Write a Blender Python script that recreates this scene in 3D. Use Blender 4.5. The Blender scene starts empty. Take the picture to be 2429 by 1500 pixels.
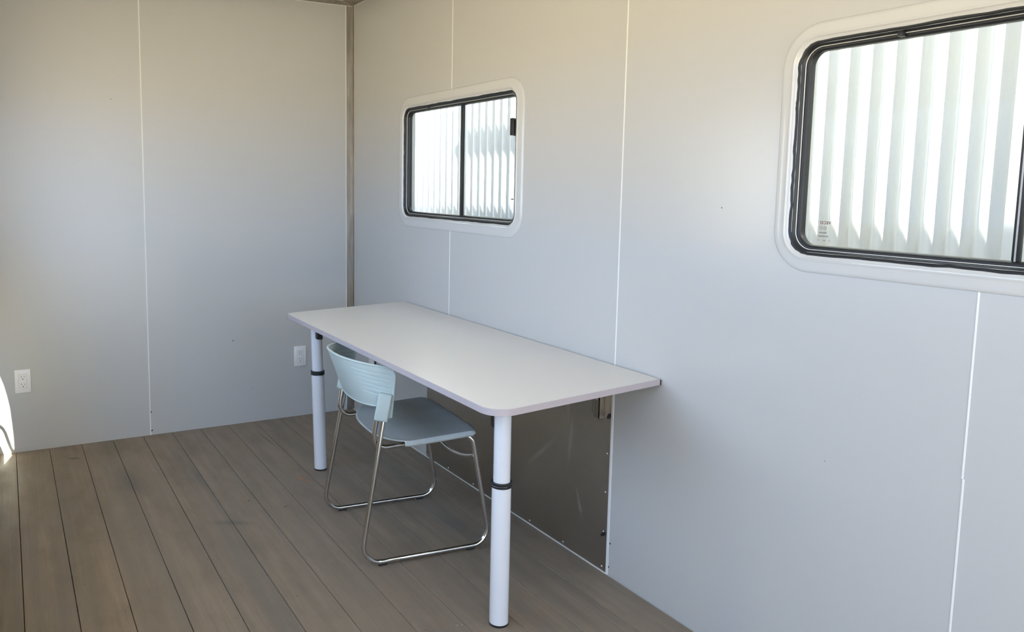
import bpy, bmesh, math, random
from mathutils import Vector, Matrix

random.seed(7)
SC = bpy.context.scene
COL = SC.collection

# ---------------------------------------------------------------- camera
cam_d = bpy.data.cameras.new('camera')
cam = bpy.data.objects.new('camera', cam_d)
COL.objects.link(cam)
F_PX = 1894.525
cam_d.sensor_fit = 'HORIZONTAL'
cam_d.sensor_width = 36.0
cam_d.lens = F_PX / 2429.0 * 36.0
cam_d.shift_x = 207.024 / 2429.0
cam_d.shift_y = -95.367 / 2429.0
cam_d.clip_start = 0.02
R_RIGHT = Vector((0.88553186, -0.46448036, 0.00955588))
R_DOWN = Vector((-0.04482737, -0.10590018, -0.99336582))
R_FWD = Vector((0.46241089, 0.87922872, -0.11459941))
CAM_POS = Vector((-1.739539, -4.184367, 1.299528))
m3 = Matrix((R_RIGHT, -R_DOWN, -R_FWD)).transposed()
cam.matrix_world = Matrix.Translation(CAM_POS) @ m3.to_4x4()
SC.camera = cam

# ---------------------------------------------------------------- sky, sun, exposure
SUN_DIR = Vector((0.26, 0.965, -0.80)).normalized()      # the way the light travels
SKY, SUN = 1.0, 9.0
world = bpy.data.worlds.new('sky')
SC.world = world
world.use_nodes = True
wn = world.node_tree.nodes
wl = world.node_tree.links
wn.clear()
w_out = wn.new('ShaderNodeOutputWorld')
w_bg = wn.new('ShaderNodeBackground')
w_bg.inputs['Color'].default_value = (0.83, 1.19, 1.78, 1)      # clear blue daylight sky
w_bg.inputs['Strength'].default_value = SKY
wl.new(w_bg.outputs['Background'], w_out.inputs['Surface'])

sun_d = bpy.data.lights.new('sun', 'SUN')
sun_d.energy = SUN
sun_d.color = (1.0, 0.98, 0.78)
sun_d.angle = math.radians(0.6)
sun = bpy.data.objects.new('sun', sun_d)
sun.rotation_euler = SUN_DIR.to_track_quat('-Z', 'Y').to_euler()
sun.location = (-3, -8, 8)
COL.objects.link(sun)

SC.view_settings.view_transform = 'Standard'
SC.view_settings.look = 'None'
SC.view_settings.exposure = 1.95
SC.view_settings.gamma = 1.0
SC.view_settings.use_curve_mapping = False
SC.cycles.max_bounces = 16
SC.cycles.diffuse_bounces = 10
SC.cycles.glossy_bounces = 8
SC.cycles.transmission_bounces = 12
SC.cycles.sample_clamp_indirect = 10.0
SC.cycles.caustics_refractive = False
SC.cycles.caustics_reflective = False

# ================================================================ materials
def srgb(r, g, b):
    f = lambda c: (c / 255.0 / 12.92) if c <= 10.3 else (((c / 255.0) + 0.055) / 1.055) ** 2.4
    return (f(r), f(g), f(b), 1.0)


class Mat:
    def __init__(self, name, color=(0.8, 0.8, 0.8), rough=0.5, metal=0.0, spec=0.5, coat=0.0):
        self.m = bpy.data.materials.new(name)
        self.m.use_nodes = True
        self.nt = self.m.node_tree
        self.n, self.l = self.nt.nodes, self.nt.links
        self.b = self.n['Principled BSDF']
        self.b.inputs['Base Color'].default_value = (*color[:3], 1)
        self.b.inputs['Roughness'].default_value = rough
        self.b.inputs['Metallic'].default_value = metal
        self.b.inputs['Specular IOR Level'].default_value = spec
        self.b.inputs['Coat Weight'].default_value = coat
        self._co = None

    def node(self, t, **kw):
        nd = self.n.new(t)
        for k, v in kw.items():
            setattr(nd, k, v)
        return nd

    def link(self, a, b):
        self.l.new(a, b)

    @property
    def co(self):
        if self._co is None:
            self._co = self.node('ShaderNodeTexCoord').outputs['Object']
        return self._co

    def mapped(self, scale=(1, 1, 1), loc=(0, 0, 0), rot=(0, 0, 0), typ='POINT'):
        mp = self.node('ShaderNodeMapping', vector_type=typ)
        mp.inputs['Scale'].default_value = scale
        mp.inputs['Location'].default_value = loc
        mp.inputs['Rotation'].default_value = rot
        self.link(self.co, mp.inputs['Vector'])
        return mp.outputs['Vector']

    def noise(self, scale, detail=3, rough=0.5, vec=None):
        nz = self.node('ShaderNodeTexNoise')
        nz.inputs['Scale'].default_value = scale
        nz.inputs['Detail'].default_value = detail
        nz.inputs['Roughness'].default_value = rough
        self.link(vec if vec is not None else self.co, nz.inputs['Vector'])
        return nz.outputs['Fac']

    def range(self, val, a, b, c, d):
        mr = self.node('ShaderNodeMapRange')
        for i, v in zip(('From Min', 'From Max', 'To Min', 'To Max'), (a, b, c, d)):
            mr.inputs[i].default_value = v
        self.link(val, mr.inputs['Value'])
        return mr.outputs['Result']

    def mix(self, fac, a, b, blend='MIX'):
        mx = self.node('ShaderNodeMix', data_type='RGBA', blend_type=blend)
        if isinstance(fac, (int, float)):
            mx.inputs[0].default_value = fac
        else:
            self.link(fac, mx.inputs[0])
        for s, v in ((6, a), (7, b)):
            if isinstance(v, tuple):
                mx.inputs[s].default_value = (*v[:3], 1)
            else:
                self.link(v, mx.inputs[s])
        return mx.outputs[2]

    def math(self, op, a, b=0.0):
        nd = self.node('ShaderNodeMath', operation=op)
        for i, v in ((0, a), (1, b)):
            if isinstance(v, (int, float)):
                nd.inputs[i].default_value = v
            else:
                self.link(v, nd.inputs[i])
        return nd.outputs[0]

    def bump(self, height, strength=0.1, dist=0.001):
        bp = self.node('ShaderNodeBump')
        bp.inputs['Strength'].default_value = strength
        bp.inputs['Distance'].default_value = dist
        self.link(height, bp.inputs['Height'])
        self.link(bp.outputs['Normal'], self.b.inputs['Normal'])

    def color(self, sock):
        self.link(sock, self.b.inputs['Base Color'])

    def roughness(self, sock):
        self.link(sock, self.b.inputs['Roughness'])

    def spot(self, c, rad, ang=0.0, soft=0.6):
        """mask of an elliptical mark of its own on a surface, c in object coordinates"""
        v = self.node('ShaderNodeVectorMath', operation='SUBTRACT')
        self.link(self.co, v.inputs[0])
        v.inputs[1].default_value = c
        mp = self.node('ShaderNodeMapping', vector_type='POINT')
        mp.inputs['Rotation'].default_value = (0, 0, -ang)
        self.link(v.outputs[0], mp.inputs['Vector'])
        d = self.node('ShaderNodeVectorMath', operation='DIVIDE')
        self.link(mp.outputs[0], d.inputs[0])
        d.inputs[1].default_value = (rad[0], rad[1], 1.0)
        ln = self.node('ShaderNodeVectorMath', operation='LENGTH')
        self.link(d.outputs[0], ln.inputs[0])
        return self.range(ln.outputs['Value'], 1.0 - soft, 1.0, 1.0, 0.0)


    def spot_yz(self, c, rad, ang=0.0, soft=0.6):
        """the same on an upright surface facing the x axis"""
        sp = self.node('ShaderNodeSeparateXYZ')
        self.link(self.co, sp.inputs[0])
        cb = self.node('ShaderNodeCombineXYZ')
        self.link(sp.outputs['Y'], cb.inputs['X'])
        self.link(sp.outputs['Z'], cb.inputs['Y'])
        keep, self._co = self._co, cb.outputs[0]
        out = self.spot((c[1], c[2], 0), rad, ang, soft)
        self._co = keep
        return out


M = {}


def simple(key, *a, **k):
    M[key] = Mat(key, *a, **k)
    return M[key]


# painted sheet panels of the walls
w = simple('wall_panel', (0.60, 0.595, 0.57), 0.33, spec=0.5)
n1 = w.noise(2.2, 4)
w.color(w.mix(n1, (0.545, 0.54, 0.52), (0.56, 0.555, 0.535)))
w.b.inputs['Roughness'].default_value = 0.26
w.bump(w.noise(3.0, 1), 0.10, 0.003)
simple('caulk', (0.86, 0.85, 0.80), 0.4)
simple('dark_hole', (0.02, 0.018, 0.016), 0.7)
simple('grey_mark', (0.12, 0.11, 0.10), 0.6)

# worn composite deck boards
f = simple('deck_board', (0.2, 0.17, 0.14), 0.55, spec=0.35)
PITCH, PX0 = 0.1449, -1.7415
sx = f.node('ShaderNodeSeparateXYZ')
f.link(f.co, sx.inputs[0])
idx = f.math('FLOOR', f.math('DIVIDE', f.math('SUBTRACT', sx.outputs['X'], PX0), PITCH))
wnz = f.node('ShaderNodeTexWhiteNoise', noise_dimensions='1D')
f.link(idx, wnz.inputs['W'])
off = f.node('ShaderNodeCombineXYZ')
f.link(f.math('MULTIPLY', wnz.outputs['Value'], 37.0), off.inputs['Y'])
f.link(f.math('MULTIPLY', wnz.outputs['Value'], 11.0), off.inputs['Z'])
vadd = f.node('ShaderNodeVectorMath', operation='ADD')
f.link(f.mapped((28, 1.1, 1)), vadd.inputs[0])
f.link(off.outputs[0], vadd.inputs[1])
streak = f.noise(1.0, 5, 0.6, vadd.outputs[0])
vadd2 = f.node('ShaderNodeVectorMath', operation='ADD')
f.link(f.mapped((160, 5, 1)), vadd2.inputs[0])
f.link(off.outputs[0], vadd2.inputs[1])
fine = f.noise(1.0, 4, 0.6, vadd2.outputs[0])
blotch = f.noise(5.5, 5, 0.62, f.mapped((1.6, 0.7, 1)))
BOARD = 1.0
c1 = f.mix(f.range(streak, 0.34, 0.66, 0, 1), (0.208, 0.174, 0.142), (0.292, 0.236, 0.186))
c2 = f.mix(f.range(fine, 0.3, 0.7, 0, 0.55), c1, (0.188, 0.156, 0.127))
c3 = f.mix(f.range(blotch, 0.50, 0.72, 0, 0.50), c2, (0.155, 0.136, 0.116))
vadd3 = f.node('ShaderNodeVectorMath', operation='ADD')
f.link(f.mapped((11, 0.42, 1)), vadd3.inputs[0])
f.link(off.outputs[0], vadd3.inputs[1])
wide = f.noise(1.0, 3, 0.55, vadd3.outputs[0])
c3 = f.mix(f.range(wide, 0.50, 0.70, 0, 0.75), c3, (0.168, 0.153, 0.136))
c4 = f.mix(f.range(wnz.outputs['Value'], 0, 1, 0.0, 0.30), c3, (0.220, 0.187, 0.155))
speck = f.noise(70, 2, 0.5)
c5 = f.mix(f.range(speck, 0.735, 0.76, 0, 0.6), c4, (0.06, 0.05, 0.045))
marks = [((-0.632, -0.922, 0), (0.030, 0.006), -1.0, (0.62, 0.20, 0.03), 1.0),
         ((-0.614, -0.965, 0), (0.026, 0.005), -1.15, (0.55, 0.19, 0.04), 0.9),
         ((-1.503, -0.207, 0), (0.036, 0.022), -0.4, (0.075, 0.072, 0.055), 0.75),
         ((-1.018, -0.99, 0), (0.006, 0.004), 0.4, (0.45, 0.43, 0.38), 0.9),
         ((-0.905, -1.066, 0), (0.009, 0.006), 0.6, (0.035, 0.03, 0.028), 0.9),
         ((-0.79, -1.19, 0), (0.010, 0.006), 0.3, (0.035, 0.03, 0.028), 0.9),
         ((-0.974, -1.883, 0), (0.0045, 0.0035), 0, (0.03, 0.028, 0.025), 0.9),
         ((-0.606, -2.258, 0), (0.006, 0.0035), 0, (0.42, 0.40, 0.36), 0.8),
         ((-0.592, -2.262, 0), (0.004, 0.003), 0, (0.42, 0.40, 0.36), 0.8),
         ((-1.02, -1.25, 0), (0.11, 0.03), -0.5, (0.115, 0.108, 0.098), 0.55),
         ((-1.30, -0.62, 0), (0.05, 0.25), 0.1, (0.125, 0.12, 0.115), 0.5),
         ((-1.03, -0.72, 0), (0.02, 0.30), 0.05, (0.120, 0.116, 0.110), 0.4),
         ((-0.61, -0.32, 0), (0.010, 0.20), 0.06, (0.085, 0.083, 0.078), 0.6),
         ((-0.27, -1.62, 0), (0.05, 0.20), 0.0, (0.12, 0.118, 0.115), 0.4)]
cur = c5
for c, rad, ang, colr, amt in marks:
    cur = f.mix(f.math('MULTIPLY', f.spot(c, rad, ang, 0.75), amt), cur, colr)
f.color(f.mix(1.0, cur, (1.13, 1.08, 1.0), 'MULTIPLY'))
f.roughness(f.range(blotch, 0.3, 0.7, 0.42, 0.62))
f.bump(f.math('ADD', fine, f.math('MULTIPLY', streak, 0.6)), 0.25, 0.0012)
simple('board_gap', (0.012, 0.010, 0.009), 0.9)

# metals
g = simple('galvanised', (0.36, 0.33, 0.30), 0.42, metal=1.0)
nzv = g.noise(1.0, 4, 0.6, g.mapped((40, 40, 4)))
g.color(g.mix(g.range(nzv, 0.35, 0.7, 0, 1), (0.30, 0.265, 0.225), (0.47, 0.43, 0.375)))
g.roughness(g.range(g.noise(9, 3), 0.3, 0.7, 0.34, 0.55))

s = simple('brushed_steel', (0.40, 0.385, 0.36), 0.36, metal=1.0)
brush = s.noise(1.0, 5, 0.65, s.mapped((1, 5, 420)))
sc_ = s.math('MAXIMUM', s.spot_yz((0, -0.44, 0.40), (0.012, 0.11), 0.10, 0.95), s.math('MAXIMUM', s.spot_yz((0, -0.42, 0.53), (0.010, 0.07), -0.1, 0.95),
     s.math('MAXIMUM', s.spot_yz((0, -0.27, 0.31), (0.012, 0.13), 0.85, 0.95), s.spot_yz((0, -0.50, 0.19), (0.010, 0.07), -0.35, 0.95))))
s.color(s.mix(s.range(brush, 0.3, 0.7, 0, 0.5), s.mix(sc_, (0.445, 0.415, 0.37), (0.66, 0.62, 0.55)), (0.51, 0.48, 0.435)))
s.roughness(s.math('ADD', s.range(s.noise(3.5, 3), 0.3, 0.7, 0.30, 0.42), s.math('MULTIPLY', sc_, 0.22)))
buck = s.noise(2.4, 2, 0.4)
s.bump(s.math('ADD', s.math('MULTIPLY', buck, 3.0), s.math('MULTIPLY', brush, 0.10)), 0.35, 0.012)

c = simple('chrome', (0.64, 0.625, 0.60), 0.10, metal=1.0)
c.roughness(c.range(c.noise(35, 3), 0.35, 0.75, 0.05, 0.16))
simple('screw_steel', (0.62, 0.60, 0.57), 0.3, metal=1.0)
simple('aluminium', (0.55, 0.53, 0.51), 0.4, metal=0.9)

# desk
d = simple('laminate', (0.66, 0.625, 0.58), 0.30, spec=0.5)
dn = d.noise(420, 2)
d.color(d.mix(d.range(dn, 0.4, 0.6, 0, 1), (0.74, 0.71, 0.67), (0.77, 0.74, 0.70)))
dspots = d.spot((-0.495, -1.300, 0.719), (0.004, 0.004), 0, 0.5)
dsp2 = d.spot((-0.47, -1.19, 0.719), (0.004, 0.003), 0, 0.5)
d.color(d.mix(d.math('MULTIPLY', d.math('MAXIMUM', dspots, dsp2), 0.7), (0.755, 0.725, 0.685), (0.2, 0.19, 0.17)))
d.bump(dn, 0.05, 0.0004)
simple('edge_band', (0.47, 0.415, 0.43), 0.45)
e = simple('white_enamel', (0.79, 0.79, 0.81), 0.16, spec=0.5, coat=0.3)
e.bump(e.noise(90, 2), 0.02, 0.0005)
simple('black_plastic', (0.014, 0.014, 0.016), 0.4)
simple('board_underside', (0.30, 0.27, 0.24), 0.6)

# chair
p = simple('blue_plastic', (0.40, 0.55, 0.60), 0.38, spec=0.45)
p.color(p.mix(p.range(p.noise(6, 4), 0.35, 0.7, 0, 1), (0.46, 0.54, 0.525), (0.50, 0.58, 0.56)))
p.bump(p.noise(600, 2), 0.06, 0.0004)
p2 = simple('seat_plastic', (0.33, 0.45, 0.50), 0.42, spec=0.4)
p2.color(p2.mix(p2.range(p2.noise(7, 5, 0.6), 0.38, 0.68, 0, 1), (0.49, 0.525, 0.515), (0.42, 0.45, 0.44)))
p2.bump(p2.noise(600, 2), 0.08, 0.0004)

# windows
t = simple('trim_plastic', (0.62, 0.615, 0.595), 0.14, spec=0.5)
t.bump(t.noise(4, 2), 0.05, 0.004)
r_ = simple('black_rubber', (0.014, 0.015, 0.017), 0.42, spec=0.4)
r_.bump(r_.noise(60, 3), 0.15, 0.001)
simple('pale_strip', (0.62, 0.60, 0.56), 0.3)
simple('anodised_frame', (0.30, 0.285, 0.265), 0.35, metal=0.6)
gl = simple('window_glass', (1, 1, 1), 0.0)
gl.n.remove(gl.b)
trn = gl.node('ShaderNodeBsdfTransparent')
trn.inputs['Color'].default_value = (0.93, 0.945, 0.935, 1)
gls = gl.node('ShaderNodeBsdfGlossy')
gls.inputs['Roughness'].default_value = 0.02
fr = gl.node('ShaderNodeFresnel')
fr.inputs['IOR'].default_value = 1.22
dif = gl.node('ShaderNodeBsdfDiffuse')
dif.inputs['Color'].default_value = (0.75, 0.75, 0.72, 1)
dirt = gl.noise(9, 5, 0.6)
spk = gl.noise(190, 1, 0.4)
mxd = gl.node('ShaderNodeMixShader')
gl.link(gl.math('ADD', gl.range(dirt, 0.4, 0.8, 0.005, 0.03), gl.range(spk, 0.72, 0.78, 0.0, 0.05)), mxd.inputs[0])
gl.link(trn.outputs[0], mxd.inputs[1])
gl.link(dif.outputs[0], mxd.inputs[2])
mxg = gl.node('ShaderNodeMixShader')
geo = gl.node('ShaderNodeNewGeometry')
gl.link(gl.math('MULTIPLY', fr.outputs[0], gl.math('SUBTRACT', 1.0, geo.outputs['Backfacing'])), mxg.inputs[0])
gl.link(mxd.outputs[0], mxg.inputs[1])
gl.link(gls.outputs[0], mxg.inputs[2])
gl.link(mxg.outputs[0], gl.n['Material Output'].inputs['Surface'])
simple('red_ink', (0.10, 0.004, 0.02), 0.6)
simple('grey_ink', (0.16, 0.16, 0.15), 0.6)

simple('socket_white', (0.86, 0.855, 0.84), 0.25)
simple('socket_line', (0.42, 0.42, 0.41), 0.5)
o = simple('corrugated_white', (0.78, 0.78, 0.765), 0.4)
o.color(o.mix(o.range(o.noise(3, 5, 0.6), 0.4, 0.75, 0, 0.35), (0.58, 0.575, 0.57), (0.54, 0.535, 0.525)))
gd = simple('ground_gravel', (0.42, 0.36, 0.28), 0.9)
gd.color(gd.mix(gd.noise(14, 6, 0.65), (0.52, 0.395, 0.245), (0.66, 0.515, 0.33)))
gd.bump(gd.noise(60, 4), 0.4, 0.01)
simple('ceiling_paint', (0.70, 0.66, 0.60), 0.45)
simple('exterior_white', (0.88, 0.88, 0.865), 0.4)


# ================================================================ geometry helpers
def mesh_obj(name, verts, faces, mats, parent=None, smooth=False, slots=None):
    me = bpy.data.meshes.new(name)
    me.from_pydata([tuple(v) for v in verts], [], faces)
    for k in (mats if isinstance(mats, (list, tuple)) else [mats]):
        me.materials.append(M[k].m)
    if slots:
        for pl, s_ in zip(me.polygons, slots):
            pl.material_index = s_
    bm = bmesh.new()
    bm.from_mesh(me)
    bmesh.ops.recalc_face_normals(bm, faces=bm.faces)
    bm.to_mesh(me)
    bm.free()
    if smooth:
        for pl in me.polygons:
            pl.use_smooth = True
        try:
            me.set_sharp_from_angle(angle=math.radians(smooth if smooth is not True else 40))
        except Exception:
            pass
    ob = bpy.data.objects.new(name, me)
    COL.objects.link(ob)
    if parent is not None:
        ob.parent = parent
    return ob


class MB:
    """collects shapes that end as ONE mesh"""
    def __init__(self):
        self.v, self.f, self.s = [], [], []

    def add(self, verts, faces, slot=0):
        b = len(self.v)
        self.v += [tuple(x) for x in verts]
        self.f += [tuple(i + b for i in fc) for fc in faces]
        self.s += [slot] * len(faces)

    def box(self, x0, x1, y0, y1, z0, z1, slot=0):
        vs = [(x, y, z) for x in (x0, x1) for y in (y0, y1) for z in (z0, z1)]
        self.add(vs, [(0, 1, 3, 2), (4, 6, 7, 5), (0, 4, 5, 1), (2, 3, 7, 6), (0, 2, 6, 4), (1, 5, 7, 3)], slot)

    def rbox(self, x0, x1, y0, y1, z0, z1, bev=0.002, seg=2, slot=0, mat=None):
        bm = bmesh.new()
        bmesh.ops.create_cube(bm, size=1.0)
        for v in bm.verts:
            v.co = Vector(((x0 + x1) / 2 + v.co.x * (x1 - x0), (y0 + y1) / 2 + v.co.y * (y1 - y0),
                           (z0 + z1) / 2 + v.co.z * (z1 - z0)))
        bmesh.ops.bevel(bm, geom=bm.edges[:], offset=bev, segments=seg, affect='EDGES', profile=0.5)
        if mat is not None:
            bmesh.ops.transform(bm, matrix=mat, verts=bm.verts)
        bm.verts.index_update()
        self.add([v.co[:] for v in bm.verts], [[v.index for v in fc.verts] for fc in bm.faces], slot)
        bm.free()

    def disc(self, c, nrm, r, h=0.0008, n=14, slot=0, dome=0.0):
        nrm = Vector(nrm).normalized()
        a = nrm.orthogonal().normalized()
        b = nrm.cross(a)
        c = Vector(c)
        vs = [c + (a * math.cos(2 * PI * i / n) + b * math.sin(2 * PI * i / n)) * r for i in range(n)]
        top = [c + nrm * h + (a * math.cos(2 * PI * i / n) + b * math.sin(2 * PI * i / n)) * r * 0.8 for i in range(n)]
        vs = vs + top + [c + nrm * (h + dome)]
        fs = [(i, (i + 1) % n, n + (i + 1) % n, n + i) for i in range(n)]
        fs += [(n + i, n + (i + 1) % n, 2 * n) for i in range(n)]
        self.add(vs, fs, slot)

    def tube(self, pts, r, n=14, closed=False, slot=0, caps=True):
        pts = [Vector(q) for q in pts]
        m = len(pts)
        tang = []
        for i in range(m):
            a = pts[(i - 1) % m] if (closed or i > 0) else pts[i]
            b = pts[(i + 1) % m] if (closed or i < m - 1) else pts[i]
            tang.append((b - a).normalized())
        nv = tang[0].orthogonal().normalized()
        rings = []
        for i in range(m):
            nv = (nv - tang[i] * nv.dot(tang[i])).normalized()
            bn = tang[i].cross(nv)
            rr = r[i] if isinstance(r, (list, tuple)) else r
            rings.append([pts[i] + (nv * math.cos(2 * PI * k / n) + bn * math.sin(2 * PI * k / n)) * rr for k in range(n)])
        vs = [q for rg in rings for q in rg]
        fs = []
        last = m if closed else m - 1
        for i in range(last):
            j = (i + 1) % m
            sh = 0
            if closed and j == 0:
                sh = min(range(n), key=lambda k: (rings[i][0] - rings[0][k]).length)
            for k in range(n):
                k2 = (k + 1) % n
                fs.append((i * n + k, i * n + k2, j * n + (k2 + sh) % n, j * n + (k + sh) % n))
        if not closed and caps:
            fs.append(tuple(range(n)))
            fs.append(tuple((m - 1) * n + k for k in range(n)))
        self.add(vs, fs, slot)

    def lathe(self, prof, cx, cy, n=40, slot=0):
        """prof: list of (radius, z), turned about the vertical through cx, cy"""
        vs, fs = [], []
        for (r, z) in prof:
            for k in range(n):
                vs.append((cx + r * math.cos(2 * PI * k / n), cy + r * math.sin(2 * PI * k / n), z))
        for i in range(len(prof) - 1):
            for k in range(n):
                k2 = (k + 1) % n
                fs.append((i * n + k, i * n + k2, (i + 1) * n + k2, (i + 1) * n + k))
        fs.append(tuple(range(n)))
        fs.append(tuple((len(prof) - 1) * n + k for k in range(n)))
        self.add(vs, fs, slot)

    def loft(self, loops, slot=0, close=False):
        n = len(loops[0])
        vs = [q for lp in loops for q in lp]
        fs = []
        cnt = len(loops) if close else len(loops) - 1
        for i in range(cnt):
            j = (i + 1) % len(loops)
            for k in range(n):
                k2 = (k + 1) % n
                fs.append((i * n + k, i * n + k2, j * n + k2, j * n + k))
        self.add(vs, fs, slot)

    def build(self, name, mats, parent=None, smooth=False):
        return mesh_obj(name, self.v, self.f, mats, parent, smooth, self.s)


PI = math.pi


def empty(name, loc, rz=0.0, parent=None):
    ob = bpy.data.objects.new(name, None)
    ob.location = loc
    ob.rotation_euler = (0, 0, rz)
    ob.empty_display_size = 0.1
    COL.objects.link(ob)
    if parent is not None:
        ob.parent = parent
    return ob


def tag(ob, label=None, cat=None, group=None, kind=None):
    if label:
        ob['label'] = label
    if cat:
        ob['category'] = cat
    if group:
        ob['group'] = group
    if kind:
        ob['kind'] = kind
    return ob


def fillet(pts, rad, seg=8, closed=False):
    """rounds the corners of a polyline"""
    pts = [Vector(q) for q in pts]
    m = len(pts)
    out = []
    for i in range(m):
        if not closed and i in (0, m - 1):
            out.append(pts[i])
            continue
        a, b, c_ = pts[(i - 1) % m], pts[i], pts[(i + 1) % m]
        r = rad[i] if isinstance(rad, (list, tuple)) else rad
        if r <= 0:
            out.append(b)
            continue
        u, v = (a - b).normalized(), (c_ - b).normalized()
        ang = u.angle(v)
        tl = min(r / math.tan(ang / 2), (a - b).length * 0.49, (c_ - b).length * 0.49)
        rr = tl * math.tan(ang / 2)
        cen = b + (u + v).normalized() * (rr / math.sin(ang / 2))
        s_, e_ = b + u * tl, b + v * tl
        d0, d1 = s_ - cen, e_ - cen
        tot = d0.angle(d1)
        for k in range(seg + 1):
            t_ = k / seg
            w0 = math.sin((1 - t_) * tot) / math.sin(tot)
            w1 = math.sin(t_ * tot) / math.sin(tot)
            out.append(cen + d0 * w0 + d1 * w1)
    return out


def rrect(y0, y1, z0, z1, r, n=10):
    """rounded rectangle outline as (y, z) points, y0<y1, z0<z1"""
    out = []
    for cy, cz, a0 in ((y1 - r, z1 - r, 0), (y0 + r, z1 - r, PI / 2), (y0 + r, z0 + r, PI), (y1 - r, z0 + r, 1.5 * PI)):
        for k in range(n + 1):
            a = a0 + PI / 2 * k / n
            out.append((cy + r * math.cos(a), cz + r * math.sin(a)))
    return out


# ================================================================ the room shell
ZC = 2.262
XL = -1.87            # inner face of the left wall
YR = -7.2             # rear end of the room
WT = 0.06             # wall thickness
HOLE = 0.05
W1 = (-1.668, -0.600, 1.092, 1.709)      # y0, y1, z0, z1 of the outer trim
W2 = (-3.860, -2.793, 1.092, 1.691)

# floor: boards with open joints over a dark base
fb = MB()
GAP = 0.0020
k = -4
while True:
    xa, xb = PX0 + PITCH * k + GAP / 2, PX0 + PITCH * (k + 1) - GAP / 2
    if xa > 0.0:
        break
    xa, xb = max(xa, XL), min(xb, 0.0)
    if xb - xa > 0.004:
        ch = 0.0009
        prof = [(xa, -0.02), (xa, -ch), (xa + ch, 0.0), (xb - ch, 0.0), (xb, -ch), (xb, -0.02)]
        vs = [(x, y, z) for y in (YR, 0.0) for (x, z) in prof]
        n = len(prof)
        fb.add(vs, [(i, i + 1, n + i + 1, n + i) for i in range(n - 1)], 0)
    k += 1
fb.box(XL - 0.06, 0.06, YR, 0.06, -0.05, -0.0195, 1)
tag(fb.build('floor', ['deck_board', 'board_gap']), kind='structure')


def wall_boxes(mb, x0, x1, y_lo, y_hi, z_lo, z_hi, holes):
    holes = sorted(holes)
    y = y_lo
    for (a, b, c_, d_) in holes:
        mb.box(x0, x1, y, a, z_lo, z_hi)
        mb.box(x0, x1, a, b, z_lo, c_)
        mb.box(x0, x1, a, b, d_, z_hi)
        y = b
    mb.box(x0, x1, y, y_hi, z_lo, z_hi)


def inset(wd, d_):
    return (wd[0] + d_, wd[1] - d_, wd[2] + d_, wd[3] - d_)


# right wall with two window openings and caulked panel joints
wr = MB()
wall_boxes(wr, 0.0, WT, YR, WT, -0.05, 2.42, [inset(W1, HOLE), inset(W2, HOLE)])


def seam_r(y, z0, z1, wdt=0.0045, tilt=0.0):
    a, b = wdt / 2, wdt / 2 + 0.0004
    wr.add([(-0.0012, y - a, z0), (-0.0012, y + a, z0), (-0.0012, y + a + tilt, z1), (-0.0012, y - a + tilt, z1),
            (0.0, y - b, z0), (0.0, y + b, z0), (0.0, y + b + tilt, z1), (0.0, y - b + tilt, z1)],
           [(0, 1, 2, 3), (0, 3, 7, 4), (1, 5, 6, 2)], 1)


seam_r(-1.1125, 0.662, W1[2] + 0.004, 0.0026)
seam_r(-1.1125, W1[3] - 0.004, ZC, 0.0026)
seam_r(-2.215, 0.66, ZC, 0.0034)
seam_r(-2.2105, 0.0, 0.66, 0.0066)
seam_r(-2.2165, 0.0, 0.66, 0.0024)
seam_r(-3.288, 0.70, W2[2] + 0.004, 0.0032)
seam_r(-3.288, W2[3] - 0.004, ZC, 0.0032)
seam_r(-3.2902, 0.0, 0.70, 0.0034)
seam_r(-4.39, 0.0, ZC, 0.0045)
seam_r(-5.49, 0.0, ZC, 0.0045)
wr.box(-0.004, 0.0, -2.212, 0.0, 0.0, 0.0035, 1)          # caulk bead along the floor under the desk
wr.box(-0.0005, 0.0, -0.0245, -0.0200, 0.0, ZC, 1)
for (y, z, r) in ((-2.2235, 0.112, 0.0035), (-2.2205, 0.029, 0.0032)):
    wr.disc((-0.0001, y, z), (-1, 0, 0), r, 0.0004, 10, 2)
for (y, z, r) in ((-2.62, 1.242, 0.0022), (-2.976, 0.638, 0.0012)):
    wr.disc((-0.0001, y, z), (-1, 0, 0), r, 0.0004, 8, 3)
wall_r = wr.build('wall_right', ['wall_panel', 'caulk', 'dark_hole', 'grey_mark', 'exterior_white'])
for pl in wall_r.data.polygons:                              # white painted outside skin
    if all(wall_r.data.vertices[i].co.x > WT - 1e-5 for i in pl.vertices):
        pl.material_index = 4
tag(wall_r, kind='structure')

# back wall
wb = MB()
wb.box(XL - WT, 0.0, 0.0, WT, -0.05, 2.42)


def seam_b(x, z0, z1, wdt=0.0050, tilt=0.0):
    a, b = wdt / 2, wdt / 2 + 0.0004
    wb.add([(x - a, -0.0012, z0), (x + a, -0.0012, z0), (x + a + tilt, -0.0012, z1), (x - a + tilt, -0.0012, z1),
            (x - b, 0, z0), (x + b, 0, z0), (x + b + tilt, 0, z1), (x - b + tilt, 0, z1)],
           [(0, 1, 2, 3), (0, 3, 7, 4), (1, 5, 6, 2)], 1)


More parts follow.
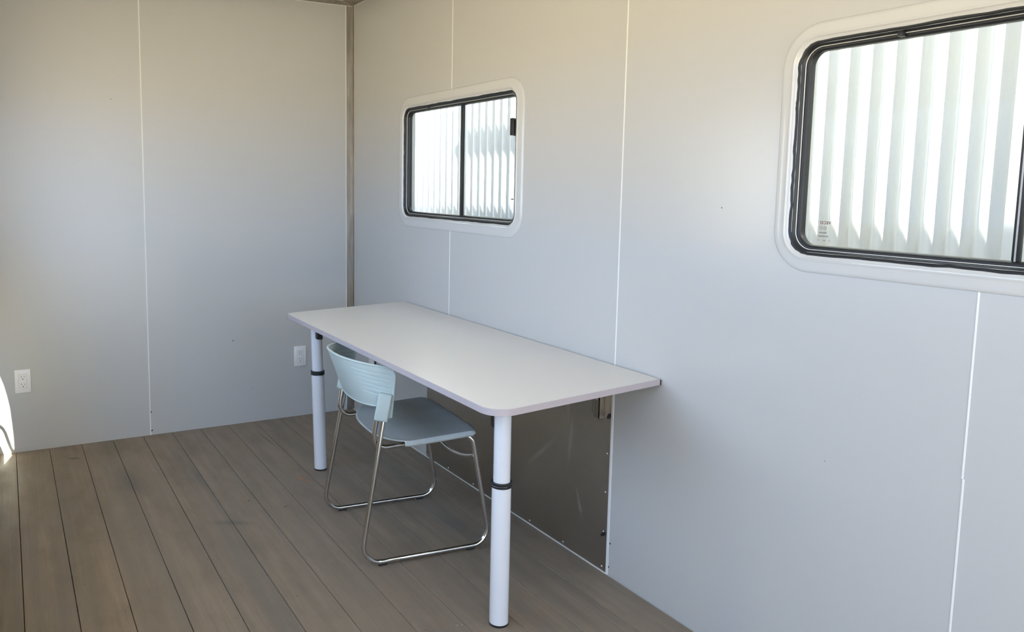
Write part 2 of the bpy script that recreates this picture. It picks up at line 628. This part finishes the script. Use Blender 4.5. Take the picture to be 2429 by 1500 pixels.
seam_b(-1.1235, 0.0, ZC, 0.0046, 0.004)
seam_b(-0.0405, 0.0, ZC, 0.0036)
wb.box(XL, 0, -0.003, 0.0, ZC - 0.004, ZC, 1)
for (x, z, r, sl) in ((-1.26, 1.692, 0.0022, 3), (-0.69, 0.457, 0.0036, 3), (-1.119, 0.121, 0.0042, 2),
                      (-1.1165, 0.023, 0.0042, 2), (-0.587, 0.185, 0.0020, 3)):
    wb.disc((x, -0.0001, z), (0, -1, 0), r, 0.0004, 10, sl)
tag(wb.build('wall_back', ['wall_panel', 'caulk', 'dark_hole', 'grey_mark']), kind='structure')

# left wall (outside the frame): two long openings and a wide side opening, added to light the room
# and an added low gap by the back corner, shaped for the sliver of sun
wlft = MB()
LEFT_OPENINGS = [(-7.10, -5.20, -0.05, 2.20), (-3.90, -2.85, 1.00, 1.80), (-2.60, -0.65, 1.00, 1.66)]
SUN_GAP_Y = -0.556
wall_boxes(wlft, XL - 0.03, XL, YR, SUN_GAP_Y, -0.05, 2.42, LEFT_OPENINGS)
hz = [(SUN_GAP_Y, 0.46), (-0.555, 0.53), (-0.540, 0.591), (-0.518, 0.655), (-0.481, 0.684), (-0.443, 0.701), (-0.397, 0.703), (-0.20, 0.700)]
for (ya, za), (yb, zb_) in zip(hz[:-1], hz[1:]):
    x0, x1 = XL - 0.03, XL
    vs = [(x, y, z) for x in (x0, x1) for (y, z) in ((ya, za), (yb, zb_), (yb, 2.42), (ya, 2.42))]
    wlft.add(vs, [(0, 1, 2, 3), (4, 5, 6, 7), (0, 1, 5, 4), (2, 3, 7, 6), (0, 3, 7, 4), (1, 2, 6, 5)])
wlft.box(XL - 0.03, XL, -0.20, WT, -0.05, 2.42)
wlft.box(XL - 0.03, XL, SUN_GAP_Y, -0.20, -0.05, 0.24)
tag(wlft.build('wall_left', ['wall_panel']), kind='structure')

# rear wall
we = MB()
we.box(XL - WT, XL + 0.12, YR - WT, YR, -0.05, 2.42)
we.box(-0.12, WT, YR - WT, YR, -0.05, 2.42)
we.box(XL + 0.12, -0.12, YR - WT, YR, 2.20, 2.42)
tag(we.build('wall_rear', ['wall_panel']), kind='structure')

# ceiling
cl = MB()
cl.box(XL - 0.12, 0.09, YR - 0.1, 0.12, ZC, 2.44)
tag(cl.build('ceiling', ['ceiling_paint']), kind='structure')

# unseen roof rail, added to cast the shadow band on the wall outside
rr = MB()
rr.tube([(0.03, -3.60, 2.95), (0.03, -2.05, 2.95)], 0.030, 12)
for y in (-3.5, -2.8):
    rr.tube([(0.03, y, 2.42), (0.03, y, 2.95)], 0.012, 8)
tag(rr.build('shadow_rail', 'galvanised'), kind='structure')

# metal corner and ceiling angles
tr = MB()
tr.box(-0.0385, 0.0, -0.0015, 0.0, 0.0, ZC)
tr.box(-0.0015, 0.0, -0.0225, -0.0015, 0.0, ZC)
tag(tr.build('trim_1', ['galvanised']), kind='structure')
tr = MB()
tr.add([(XL, -0.001, ZC - 0.002), (-0.001, -0.001, ZC - 0.002), (-0.10, -0.10, ZC - 0.002), (XL, -0.10, ZC - 0.002),
        (XL, -0.001, ZC), (-0.001, -0.001, ZC), (-0.10, -0.10, ZC), (XL, -0.10, ZC)],
       [(0, 1, 2, 3), (4, 5, 6, 7), (0, 1, 5, 4), (1, 2, 6, 5), (2, 3, 7, 6), (3, 0, 4, 7)])
tag(tr.build('trim_2', ['galvanised']), kind='structure')
tr = MB()
tr.add([(-0.001, YR, ZC - 0.002), (-0.001, -0.001, ZC - 0.002), (-0.10, -0.10, ZC - 0.002), (-0.10, YR, ZC - 0.002),
        (-0.001, YR, ZC), (-0.001, -0.001, ZC), (-0.10, -0.10, ZC), (-0.10, YR, ZC)],
       [(0, 1, 2, 3), (4, 5, 6, 7), (0, 1, 5, 4), (1, 2, 6, 5), (2, 3, 7, 6), (3, 0, 4, 7)])
tr.box(-0.004, -0.0005, YR, -0.0225, ZC - 0.004, ZC - 0.0021, 1)
d2 = 0.0022
tr.add([(-0.003, -0.003 - d2, ZC - 0.0035), (-0.003 - d2, -0.003, ZC - 0.0035), (-0.10 - d2, -0.10, ZC - 0.0035), (-0.10, -0.10 - d2, ZC - 0.0035)],
       [(0, 1, 2, 3)], 1)
tag(tr.build('trim_3', ['galvanised', 'caulk']), kind='structure')

# outside: ground and the white corrugated wall close beyond the windows
gm = MB()
gm.box(-40, 30, -40, 30, -0.9, -0.6)
tag(gm.build('ground', ['ground_gravel']), kind='structure')

an = MB()  # unseen box, added to block light coming through the low gap
an.box(-2.45, -2.06, -0.86, 0.40, -0.6, 1.7)
tag(an.build('gap_light_block', ['exterior_white']), kind='structure')

cw = MB()
PER, AMP, XO = 0.0703, 0.0115, 0.50
PH = -2.583
ys, y = [], -3.075
while y < 6.0:
    ys.append(y)
    y += PER / 16
vs, fs = [], []
for y in ys:
    q = math.sin(2 * PI * (y - PH) / PER)
    q = math.copysign(abs(q) ** 0.75, q)
    x = XO + AMP * q
    vs += [(x, y, -0.6), (x, y, 3.0), (x + 0.004, y, -0.6), (x + 0.004, y, 3.0)]
for i in range(len(ys) - 1):
    a, b = i * 4, i * 4 + 4
    fs += [(a, b, b + 1, a + 1), (a + 2, a + 3, b + 3, b + 2)]
cw.add(vs, fs)
cw.box(XO - 0.014, XO + 0.02, -3.40, -3.080, -0.6, 3.0)
cw.box(XO - 0.004, XO + 0.02, -9.0, -3.40, -0.6, 3.0)
tag(cw.build('wall_outside', ['corrugated_white'], smooth=50), kind='structure')


# ================================================================ windows
def build_window(name, wd, flip=False, x_in=0.0, sgn=1.0, mullion=None, latch=True, mark=None, wob_seed=1, doff=0.0):
    """sgn=1: room on the -x side (right wall); sgn=-1: room on the +x side (left wall)"""
    root = empty(name, (x_in, (wd[0] + wd[1]) / 2, wd[2]))
    tag(root, kind='structure')
    oy, oz = (wd[0] + wd[1]) / 2, wd[2]
    rnd = random.Random(wob_seed)
    ph = [rnd.uniform(0, 6.28) for _ in range(4)]

    def loop(d_, x, wob=0.0):
        d_ = d_ - doff * min(1.0, max(0.0, (d_ - 0.009) / 0.020))
        r = max(0.100 - d_, 0.02)
        pts = rrect(wd[0] + d_, wd[1] - d_, wd[2] + d_, wd[3] - d_, r, 10)
        out = []
        # extra points on the straight runs so that the rubber can wander a little
        m = len(pts)
        for i in range(m):
            a, b = pts[i], pts[(i + 1) % m]
            ln = math.hypot(b[0] - a[0], b[1] - a[1])
            nseg = 26 if ln > 0.2 else 1
            for q in range(nseg):
                t_ = q / nseg
                out.append((a[0] + (b[0] - a[0]) * t_, a[1] + (b[1] - a[1]) * t_))
        res = []
        cyy, czz = (wd[0] + wd[1]) / 2, (wd[2] + wd[3]) / 2
        for i, (yy, zz) in enumerate(out):
            if wob:
                u = i / len(out) * 2 * PI
                wv = wob * (math.sin(23 * u + ph[0]) * 0.5 + math.sin(41 * u + ph[1]) * 0.3 + math.sin(67 * u + ph[2]) * 0.35)
                dy, dz = yy - cyy, zz - czz
                L = math.hypot(dy, dz)
                yy, zz = yy + dy / L * wv, zz + dz / L * wv
            res.append((sgn * x, yy - oy, zz - oz))
        return res

    m = MB()
    m.loft([loop(d_, x) for d_, x in ((0.0, -0.0003), (0.0012, -0.0028), (0.0035, -0.0048), (0.009, -0.0060), (0.020, -0.0064), (0.033, -0.0066),
                                      (0.0362, -0.0074), (0.0385, -0.0088), (0.0405, -0.0088), (0.0422, -0.0062), (0.0440, -0.0040),
                                      (0.0500, -0.0016), (0.0545, 0.001), (0.0565, 0.006), (0.0570, 0.046), (0.052, 0.046))])
    m.build('window_frame', 'trim_plastic', root, smooth=35)
    gsk = MB()
    gsk.loft([loop(d_, x, wb_) for d_, x, wb_ in ((0.0478, 0.0000, 0.0024), (0.0500, -0.0022, 0.0024), (0.0555, -0.0012, 0.0008), (0.0600, 0.0042, 0), (0.0622, 0.0090, 0),
                                                  (0.0632, 0.0110, 0), (0.0650, 0.0100, 0), (0.0690, 0.0105, 0), (0.0720, 0.0145, 0),
                                                  (0.0735, 0.0190, 0), (0.0735, 0.030, 0))])
    gob = gsk.build('gasket', 'black_rubber', root, smooth=50)
    st = MB()  # pale strip stands in for the highlight along the rubber lip
    st.loft([loop(d_, x) for d_, x in ((0.0619, 0.0080), (0.0627, 0.0070), (0.0636, 0.0074), (0.0641, 0.0092))])
    st.build('highlight_strip', 'pale_strip', gob, smooth=60)
    # joint of the rubber ring at the top
    jm = MB()
    jy = wd[1] - 0.292 - oy if sgn > 0 else 0.0
    zt = wd[3] - 0.0575 - oz
    jm.rbox(min(sgn * -0.004, sgn * 0.012), max(sgn * -0.004, sgn * 0.012), jy - 0.006, jy + 0.006, zt - 0.007, zt + 0.006, 0.002)
    jm.build('gasket_joint', 'black_rubber', gob, smooth=40)
    sf = MB()
    sf.loft([loop(d_, x) for d_, x in ((0.0728, 0.021), (0.0705, 0.022), (0.0700, 0.034), (0.0560, 0.034))])
    sf.build('sash_frame', 'anodised_frame', root, smooth=40)
    gy0, gy1, gz0, gz1 = wd[0] + 0.066, wd[1] - 0.066, wd[2] + 0.066, wd[3] - 0.066
    my = mullion
    for (a, b, xx) in ((my - 0.004, gy1, 0.0275), (gy0, my + 0.004, 0.0235)):
        pm = MB()
        x0, x1 = sorted((sgn * xx, sgn * (xx + 0.003)))
        pm.box(x0, x1, a - oy, b - oy, gz0 - oz, gz1 - oz)
        pn = pm.build('pane', 'window_glass', root)
        if mark and ((mark > 0 and b == gy1) or (mark < 0 and a == gy0)):
            glass_mark(pn, sgn * (xx - 0.0006), (b - oy - 0.042) if mark > 0 else (a - oy + 0.030), gz0 - oz + 0.052, mark)
    mm = MB()
    mm.rbox(*sorted((sgn * 0.015, sgn * 0.0235)), my - 0.0085 - oy, my + 0.0065 - oy, gz0 - oz, gz1 - oz, 0.003, 2, 0)
    mm.box(*sorted((sgn * 0.0235, sgn * 0.0320)), my - 0.005 - oy, my + 0.006 - oy, gz0 - oz, gz1 - oz, 0)
    mm.box(*sorted((sgn * 0.0143, sgn * 0.016)), my - 0.0030 - oy, my + 0.0005 - oy, gz0 - oz, gz1 - oz, 1)
    mm.build('mullion', ['black_rubber', 'anodised_frame'], root, smooth=40)
    if latch:
        lt = MB()
        ly = wd[0] + 0.088 - oy
        lz = 1.519 - oz
        lt.rbox(*sorted((sgn * 0.010, sgn * 0.030)), ly - 0.016, ly + 0.006, lz - 0.033, lz + 0.033, 0.003)
        lt.rbox(*sorted((sgn * 0.004, sgn * 0.014)), ly - 0.012, ly - 0.003, lz - 0.028, lz + 0.028, 0.003)
        lt.rbox(*sorted((sgn * 0.010, sgn * 0.022)), ly + 0.004, ly + 0.026, lz - 0.030, lz + 0.036, 0.003)
        lt.build('latch', 'black_plastic', root, smooth=40)
    return root


def text_mesh(body, size):
    cu = bpy.data.curves.new('lettering', 'FONT')
    cu.body = body
    cu.size = size
    cu.offset = size * 0.02
    cu.space_character = 1.15
    tmp = bpy.data.objects.new('lettering', cu)
    COL.objects.link(tmp)
    dg = bpy.context.evaluated_depsgraph_get()
    me = bpy.data.meshes.new_from_object(tmp.evaluated_get(dg))
    vs = [v.co.copy() for v in me.vertices]
    fs = [tuple(pl.vertices) for pl in me.polygons]
    bpy.data.objects.remove(tmp)
    bpy.data.meshes.remove(me)
    bpy.data.curves.remove(cu)
    return vs, fs


def glass_mark(pane, x, y, z, mode):
    """maker's mark etched to be read from outside, so it shows mirrored from the room"""
    m = MB()
    if mode > 0:
        vs, fs = text_mesh('VECO', 0.0100)
        xmax = max(v.x for v in vs)
        m.add([(x, y - 0.001 - (xmax - v.x) * 1.0, z + v.y + 0.001) for v in vs], fs, 0)
        rnd = random.Random(5)
        for (cy, cz) in ((y - 0.004, z - 0.0085), (y - 0.0145, z - 0.0085)):     # two round stamps
            for rr in (0.0042, 0.0022):
                ring = []
                for q in range(20):
                    ring.append((cy + rr * math.cos(q * PI / 10), cz + rr * math.sin(q * PI / 10)))
                vs = [(x, a, b) for a, b in ring] + [(x, cy + (a - cy) * 0.78, cz + (b - cz) * 0.78) for a, b in ring]
                m.add(vs, [(q, (q + 1) % 20, 20 + (q + 1) % 20, 20 + q) for q in range(20)], 1)
        for row, zz in enumerate((z - 0.020, z - 0.0285)):                        # two rows of tiny strokes
            yy = y + (0.002 if row else 0.0)
            while yy > y - (0.024 if row else 0.020):
                wv = rnd.uniform(0.0010, 0.0019)
                m.box(x - 0.0001, x, yy - wv, yy, zz - 0.0018, zz + 0.0016, 1)
                yy -= wv + rnd.uniform(0.0004, 0.0010)
        for yy in (y + 0.0015, y - 0.0285):
            m.disc((x, yy, z - 0.0385), (-1, 0, 0), 0.0013, 0.0001, 10, 1)
        m.box(x - 0.0001, x, y - 0.018, y - 0.011, z - 0.0395, z - 0.038, 1)
    else:
        rnd = random.Random(9)
        for row in range(5):
            m.box(x - 0.0001, x, y, y + (0.018 if row == 0 else rnd.uniform(0.008, 0.012)), z + 0.030 - row * 0.0095, z + (0.0355 if row == 0 else 0.0315) - row * 0.0095, 1)
    return m.build('glass_marking', ['red_ink', 'grey_ink'], pane)


build_window('window_1', W1, mullion=-1.170, latch=True, mark=-1, wob_seed=3)
build_window('window_2', W2, mullion=-3.338, latch=True, mark=1, wob_seed=8, doff=0.007)
# unseen slab added over the left openings to keep direct sun out
cn = MB()
cn.box(-2.34, XL - 0.031, -7.0, -0.9, 2.36, 2.40)
tag(cn.build('sun_block', 'exterior_white'), kind='structure')
# unseen bent bar, added to cast the curved shadow in the sun patch
hb = MB()
hb.tube([tuple(Vector(q) - SUN_DIR * ((q[0] + 1.93) / SUN_DIR.x)) for q in ((-1.822, 0, 0.150), (-1.804, 0, 0.138), (-1.792, 0, 0.124), (-1.782, 0, 0.100),
         (-1.775, 0, 0.070), (-1.767, 0, 0.040), (-1.758, 0, 0.012), (-1.750, 0, -0.015))], 0.0085, 10)
hb.build('shadow_bar', 'galvanised', bpy.data.objects['wall_left'])

# ================================================================ desk
desk = empty('desk', (-0.325, -1.59, 0.0))
tag(desk, 'long white-topped desk against the right wall on two white tubular legs', 'desk')
DO = Vector((-0.325, -1.59, 0.0))
ZD, TH = 0.7186, 0.0185
BL, FL, FR, BR = Vector((-0.0045, -0.666, 0)), Vector((-0.6485, -0.772, 0)), Vector((-0.652, -2.507, 0)), Vector((-0.0045, -2.424, 0))


def desk_outline(ins=0.0):
    cen = (BL + FL + FR + BR) / 4
    pts = []
    for q in (BL, FL, FR, BR):
        dx = ins if q.x < cen.x else -ins * 0
        dy = -ins if q.y > cen.y else ins
        pts.append(q + Vector((dx, dy, 0)))
    return fillet(pts, [0.002, 0.050, 0.060, 0.002], 10, closed=True)


bt = 0.0018
outl = desk_outline(bt)
n = len(outl)
tp = MB()
zt, zb = ZD, ZD - TH
vs = [q + Vector((0, 0, zt)) - DO for q in outl] + [q + Vector((0, 0, zb)) - DO for q in outl]
tp.add(vs, [tuple(range(n))], 0)
tp.add(vs, [tuple(range(2 * n - 1, n - 1, -1))], 1)
tp.add(vs, [(i, (i + 1) % n, n + (i + 1) % n, n + i) for i in range(n)], 1)
tabletop = tp.build('tabletop', ['laminate', 'board_underside'], desk)
eb = MB()
oo, ii = desk_outline(0.0), outl
prof = [(0.0, zt - 0.0008), (0.35, zt), (1.0, zt + 0.0001), (1.0, zb), (0.35, zb), (0.0, zb + 0.0008)]
eb.loft([[oo[i].lerp(ii[i], t_) + Vector((0, 0, z)) - DO for i in range(n)] for t_, z in prof], close=True)
eb.build('edge_band', 'edge_band', tabletop, smooth=30)
bs = MB()
bs.box(-0.0045, -0.0022, -2.4250, -0.668, zb, zt - 0.002)
bs.v = [tuple(Vector(q) - DO) for q in bs.v]
bs.build('back_seal', 'black_plastic', desk)


def desk_leg(cx, cy, z_lo, z_hi, side, drop, lean=(0, 0)):
    px, py = cx - DO.x, cy - DO.y
    u = MB()
    u.lathe([(0.0250, z_lo), (0.0250, zb - 0.0002)], px, py, 48)
    leg = u.build('leg', 'white_enamel', desk, smooth=30)
    l_ = MB()
    l_.lathe([(0.0262, 0.006), (0.0285, 0.0065), (0.0285, z_lo - 0.0005), (0.0275, z_lo + 0.0005)], px, py, 48)
    l_.build('lower_tube', 'white_enamel', leg, smooth=30)
    co_ = MB()
    co_.lathe([(0.0262, z_lo), (0.0310, z_lo + 0.001), (0.0316, z_lo + 0.006), (0.0300, z_lo + 0.0085), (0.0300, z_lo + 0.0105),
               (0.0318, z_lo + 0.0125), (0.0318, z_hi - 0.002), (0.0300, z_hi), (0.0252, z_hi)], px, py, 48)
    co_.build('collar', 'black_plastic', leg, smooth=30)
    ft = MB()
    ft.lathe([(0.0284, 0.0), (0.0292, 0.001), (0.0292, 0.0055), (0.0280, 0.0062)], px, py, 48)
    ft.build('foot', 'black_plastic', leg, smooth=30)
    lv = MB()
    y0, y1 = sorted((py + side * 0.012, py + side * 0.047))
    lv.rbox(px - 0.013, px + 0.013, y0, y1, zb - drop, zb - 0.0005, 0.003)
    lv.build('clamp_block', 'black_plastic', leg, smooth=40)
    for ob in [leg] + list(leg.children):                    # a leg may stand a little out of plumb
        for v in ob.data.vertices:
            v.co.x += lean[0] * v.co.z / zb
            v.co.y += lean[1] * v.co.z / zb


desk_leg(-0.490, -2.303, 0.4235, 0.440, 1, 0.108)
desk_leg(-0.512, -0.847, 0.441, 0.4600, -1, 0.092, (-0.0155, 0.008))

# metal bracket that carries the back of the desk on the wall
br = empty('desk_bracket', (0, -2.150, 0.53))
tag(br, 'small metal wall bracket under the back right corner of the desk', 'bracket')
bm_ = MB()
bm_.box(-0.024, -0.0022, -0.0225, -0.0200, 0.0, 0.168)
bm_.box(-0.024, -0.0215, -0.0225, 0.0080, 0.0, 0.168)
bm_.build('channel', 'galvanised', br)
bm_ = MB()
bm_.box(-0.0100, -0.0022, 0.0, 0.0330, 0.008, 0.100)
bm_.build('wall_plate', 'galvanised', br)
bm_ = MB()
bm_.disc((-0.024, -0.008, 0.064), (-1, 0, 0), 0.005, 0.0012, 12, 0, 0.0008)
bm_.build('screw', 'screw_steel', br)

# ================================================================ steel kick panel with its screws
kp = empty('steel_panel', (0, -1.56, 0.0))
tag(kp, 'brushed stainless steel sheet screwed to the wall beneath the desk', 'metal panel')
km = MB()
km.box(-0.0016, -0.0004, -2.2065 + 1.56, -0.9145 + 1.56, 0.0036, 0.66)
km.build('sheet', 'brushed_steel', kp)
for (y, z) in ((-2.1985, 0.549), (-2.194, 0.413), (-2.192, 0.279), (-2.190, 0.140), (-2.187, 0.016), (-1.975, 0.014), (-1.767, 0.013),
               (-1.550, 0.013), (-1.347, 0.013), (-1.129, 0.013), (-0.925, 0.014)):
    sm = MB()
    sm.disc((-0.0016, y + 1.56, z), (-1, 0, 0), 0.0048, 0.0012, 12, 0, 0.0012)
    sm.build('screw', 'screw_steel', kp, smooth=50)
for (y, z, a) in ((-2.2015, 0.545, 0.5), (-2.1935, 0.136, 0.7)):
    sm = MB()
    sm.rbox(-0.004, 0.004, -0.004, 0.004, -0.009, 0.009, 0.0015, 2, 0,
            Matrix.Translation((-0.0068, y + 1.56, z - 0.001)) @ Matrix.Rotation(a, 4, 'X'))
    sm.build('clip', 'black_plastic', kp)


# ================================================================ sockets
def outlet(name, loc, rz, label, w_=0.0690, h_=0.1130, plate_only=False):
    root = empty(name, loc, rz)
    tag(root, label, 'power outlet', 'white duplex outlets on the walls')
    a = MB()
    a.rbox(-w_ / 2, w_ / 2, -0.0060, -0.0001, 0, h_, 0.0018, 2)
    a.build('cover_plate', 'socket_white', root, smooth=40)
    b = MB()
    cz = h_ / 2
    b.rbox(-0.0165, 0.0165, -0.0072, -0.005, cz - 0.0330, cz + 0.0330, 0.0008, 1)
    rec = b.build('receptacle', 'socket_white', root)
    fr_ = MB()
    for (x0, x1, z0, z1) in ((-0.0174, -0.0166, cz - 0.0338, cz + 0.0338), (0.0166, 0.0174, cz - 0.0338, cz + 0.0338),
                             (-0.0174, 0.0174, cz - 0.0338, cz - 0.0331), (-0.0174, 0.0174, cz + 0.0331, cz + 0.0338)):
        fr_.box(x0, x1, -0.00625, -0.0050, z0, z1)
    fr_.build('recess_line', 'socket_line', rec)
    for dz in (0.0185, -0.0185):
        for sx_, hh in ((-0.0062, 0.0042), (0.0062, 0.0034)):
            q = MB()
            q.box(sx_ - 0.0009, sx_ + 0.0009, -0.0076, -0.0070, cz + dz + 0.0040 - hh, cz + dz + 0.0040 + hh)
            q.build('blade_slot', 'dark_hole', rec)
        q = MB()
        q.disc((0.0, -0.0071, cz + dz - 0.0075), (0, -1, 0), 0.0026, 0.0005, 12)
        q.build('ground_hole', 'dark_hole', rec)
    return root


outlet('power_outlet', (-1.698, 0, 0.290), 0, 'white outlet low on the back wall near its left edge')
outlet('power_outlet', (-0.319, 0, 0.2845), 0, 'white outlet on the back wall just left of the far desk leg')
bp = empty('blank_plate', (0, -0.270, 0.288), -PI / 2)
tag(bp, 'plain white cover plate on the right wall, glimpsed between chair back and desktop', 'wall plate')
q = MB()
q.rbox(-0.0345, 0.0345, -0.0065, -0.0001, 0, 0.113, 0.0018, 2)
q.build('cover_plate', 'socket_white', bp, smooth=40)
q = MB()  # narrow black strip beside the plate
q.rbox(0.0480, 0.0565, -0.010, -0.0001, -0.05, 0.0720, 0.003)
q.build('black_strip', 'black_plastic', bp)

# ================================================================ chair
YAW = math.radians(-5.6)
chair = empty('stacking_chair', (-0.451, -1.588, 0.0), YAW)
tag(chair, 'pale blue plastic stacking chair with chrome sled base pushed under the desk', 'chair')

TR = 0.0085
for sd in (-1, 1):
    path = [(-0.150, sd * 0.224, 0.585), (-0.252, sd * 0.246, 0.0130), (0.238, sd * 0.246, 0.0130), (0.165, sd * 0.232, 0.4200),
            (0.10, sd * 0.212, 0.4130), (-0.200, sd * 0.208, 0.4000), (-0.169, sd * 0.212, 0.585)]
    pts = fillet(path, [0, 0.062, 0.058, 0.045, 0.05, 0.045, 0], 10)
    fm = MB()
    fm.tube(pts, TR, 16)
    fm.build('side_frame', 'chrome', chair, smooth=60)
    for gx in (-0.172, 0.160):
        gmb = MB()
        gmb.rbox(gx - 0.015, gx + 0.015, sd * 0.246 - 0.0052, sd * 0.246 + 0.0052, 0.0, 0.0070, 0.0015)
        gmb.build('glide', 'black_plastic', chair)
sb = MB()
sb.tube([(0.176 + 0.004 * (1 - (t_ / 12 - 1) ** 2), (t_ / 12 - 1) * 0.232, 0.293 + 0.049 * abs(t_ / 12 - 1) ** 2) for t_ in range(25)], 0.0070, 14)
sb.build('stretcher', 'chrome', chair, smooth=60)

# seat shell
NU, NV = 44, 60
vs = []
HW = 0.238


def seat_pt(u, v):
    av = abs(v)
    y = HW * v
    xr = -0.163 + 0.072 * av ** 3
    xf = 0.190 - 0.016 * av ** 8
    x = xr + (xf - xr) * u
    dish = 0.013 * math.exp(-((x + 0.03) / 0.14) ** 2) * (1 - av ** 2.2)
    z = 0.4185 + (x + 0.16) / 0.35 * 0.0165 - dish
    z += 0.003 * math.exp(-((v) / 0.22) ** 2) * max(0, (x - 0.05) / 0.14)          # low ridge between the thighs
    z -= 0.004 * max(0.0, (u - 0.90) / 0.10) ** 2                                 # waterfall front
    z += 0.004 * max(0.0, (0.12 - u) / 0.12) ** 2                                 # rear lip turns up
    return Vector((x, y, z))


sections = []
for j in range(NV + 1):
    sections.append(-1 + 2 * j / NV)
rows = []
for i in range(NU + 1):
    u = i / NU
    row = []
    e0, e1 = seat_pt(u, -1.0), seat_pt(u, 1.0)
    sk = 0.0150 * min(1.0, (1 - u) / 0.06 + 0.2)
    # skirt of the near side, the top, skirt of the far side
    for dz, dy in ((1.0, 0.004), (0.6, 0.0045), (0.3, 0.0035), (0.1, 0.0018)):
        row.append(e0 + Vector((0, -dy, -sk * dz - 0.002)))
    for v in sections:
        row.append(seat_pt(u, v))
    for dz, dy in ((0.1, 0.0018), (0.3, 0.0035), (0.6, 0.0045), (1.0, 0.004)):
        row.append(e1 + Vector((0, dy, -sk * dz - 0.002)))
    rows.append(row)
NC = len(rows[0])
sm = MB()
sm.add([q for row in rows for q in row],
       [(i * NC + j, i * NC + j + 1, (i + 1) * NC + j + 1, (i + 1) * NC + j) for i in range(NU) for j in range(NC - 1)])
seat = sm.build('seat', 'seat_plastic', chair, smooth=50)
md = seat.modifiers.new('thickness', 'SOLIDIFY')
md.thickness = 0.0045
md.offset = 0.0

# backrest shell: wraps round the sitter, top leans back, ends carry moulded grooves
NS, NZ = 140, 300


def back_pt(s_, w_):
    a = abs(s_)
    zt_ = 0.704 - 0.026 * a ** 2
    zm_ = 0.540 + 0.012 * a ** 2
    zt_r, zb_ = zt_, zm_
    if a > 0.90:                                            # rounded upper corners
        q = min(1.0, (a - 0.90) / 0.10)
        zt_r -= 0.021 * (1 - math.sqrt(max(0.0, 1 - q * q)))
    if a > 0.80:                                            # the ends run down behind the tube sockets
        q = min(1.0, (a - 0.80) / 0.10)
        zb_ -= 0.040 * q * q * (3 - 2 * q)
    zk = zm_ + (zt_ - zm_) * 0.78                           # rows stay level between these heights
    if w_ < 0.12:
        z = zb_ + (zm_ - zb_) * w_ / 0.12
    elif w_ < 0.82:
        z = zm_ + (zk - zm_) * (w_ - 0.12) / 0.70
    else:
        z = zk + (zt_r - zk) * (w_ - 0.82) / 0.18
    hgt = (z - 0.53) / 0.17
    xc = -0.216 - 0.066 * hgt
    xe = -0.136 + 0.016 * hgt
    x = xc + (xe - xc) * a ** 2.2
    y = 0.230 * (math.sin(a * PI / 2 * 0.80) / math.sin(PI / 2 * 0.80)) * (1 if s_ >= 0 else -1)
    return Vector((x, y, z)), zt_


vs = []
for i in range(NS + 1):
    s_ = -1 + 2 * i / NS
    for j in range(NZ + 1):
        w_ = j / NZ
        pt, zt_ = back_pt(s_, w_)
        a = abs(s_)
        dpt = 0.0
        for g_ in range(6):
            zg = zt_ - 0.0240 - 0.0148 * g_
            start = (0.40, 0.46, 0.46, 0.50, 0.55, 0.50)[g_]
            amp = max(0.0, min(1.0, (a - start) / 0.22)) * max(0.0, min(1.0, (0.955 - a) / 0.03))
            dz = (pt.z - zg) / 0.0014
            if abs(dz) < 3:
                dpt -= amp * 0.0026 * math.exp(-dz * dz)
        # outward in plan
        nx, ny = -0.75, 0.66 * (1 if s_ > 0 else -1) * a
        L = math.hypot(nx, ny)
        vs.append(pt + Vector((nx / L * dpt, ny / L * dpt, 0)))
fs = [(i * (NZ + 1) + j, (i + 1) * (NZ + 1) + j, (i + 1) * (NZ + 1) + j + 1, i * (NZ + 1) + j + 1) for i in range(NS) for j in range(NZ)]
bm2 = MB()
bm2.add(vs, fs)
backrest = bm2.build('backrest', 'blue_plastic', chair, smooth=60)
md = backrest.modifiers.new('thickness', 'SOLIDIFY')
md.thickness = 0.005
md.offset = 0.0
# rolled rim round the shell
rim = [back_pt(-1 + 2 * i / 80, 1.0)[0] for i in range(81)] + [back_pt(1, 1 - j / 12)[0] for j in range(1, 12)] + \
      [back_pt(1 - 2 * i / 80, 0.0)[0] for i in range(81)] + [back_pt(-1, j / 12)[0] for j in range(1, 12)]
rm = MB()
rm.tube(rim, 0.0042, 10, closed=True)
rm.build('rim', 'blue_plastic', backrest, smooth=60)
# sockets that take the tubes
for sd in (-1, 1):
    bk = MB()
    lean = Matrix.Translation((-0.1640, sd * 0.2240, 0.551)) @ Matrix.Rotation(math.radians(11), 4, 'Y') @ Matrix.Rotation(sd * math.radians(20), 4, 'Z')
    bk.rbox(-0.0235, 0.0235, -0.0165, 0.0165, -0.050, 0.046, 0.0065, 4, 0, lean)
    bk.build('back_bracket', 'blue_plastic', chair, smooth=40)
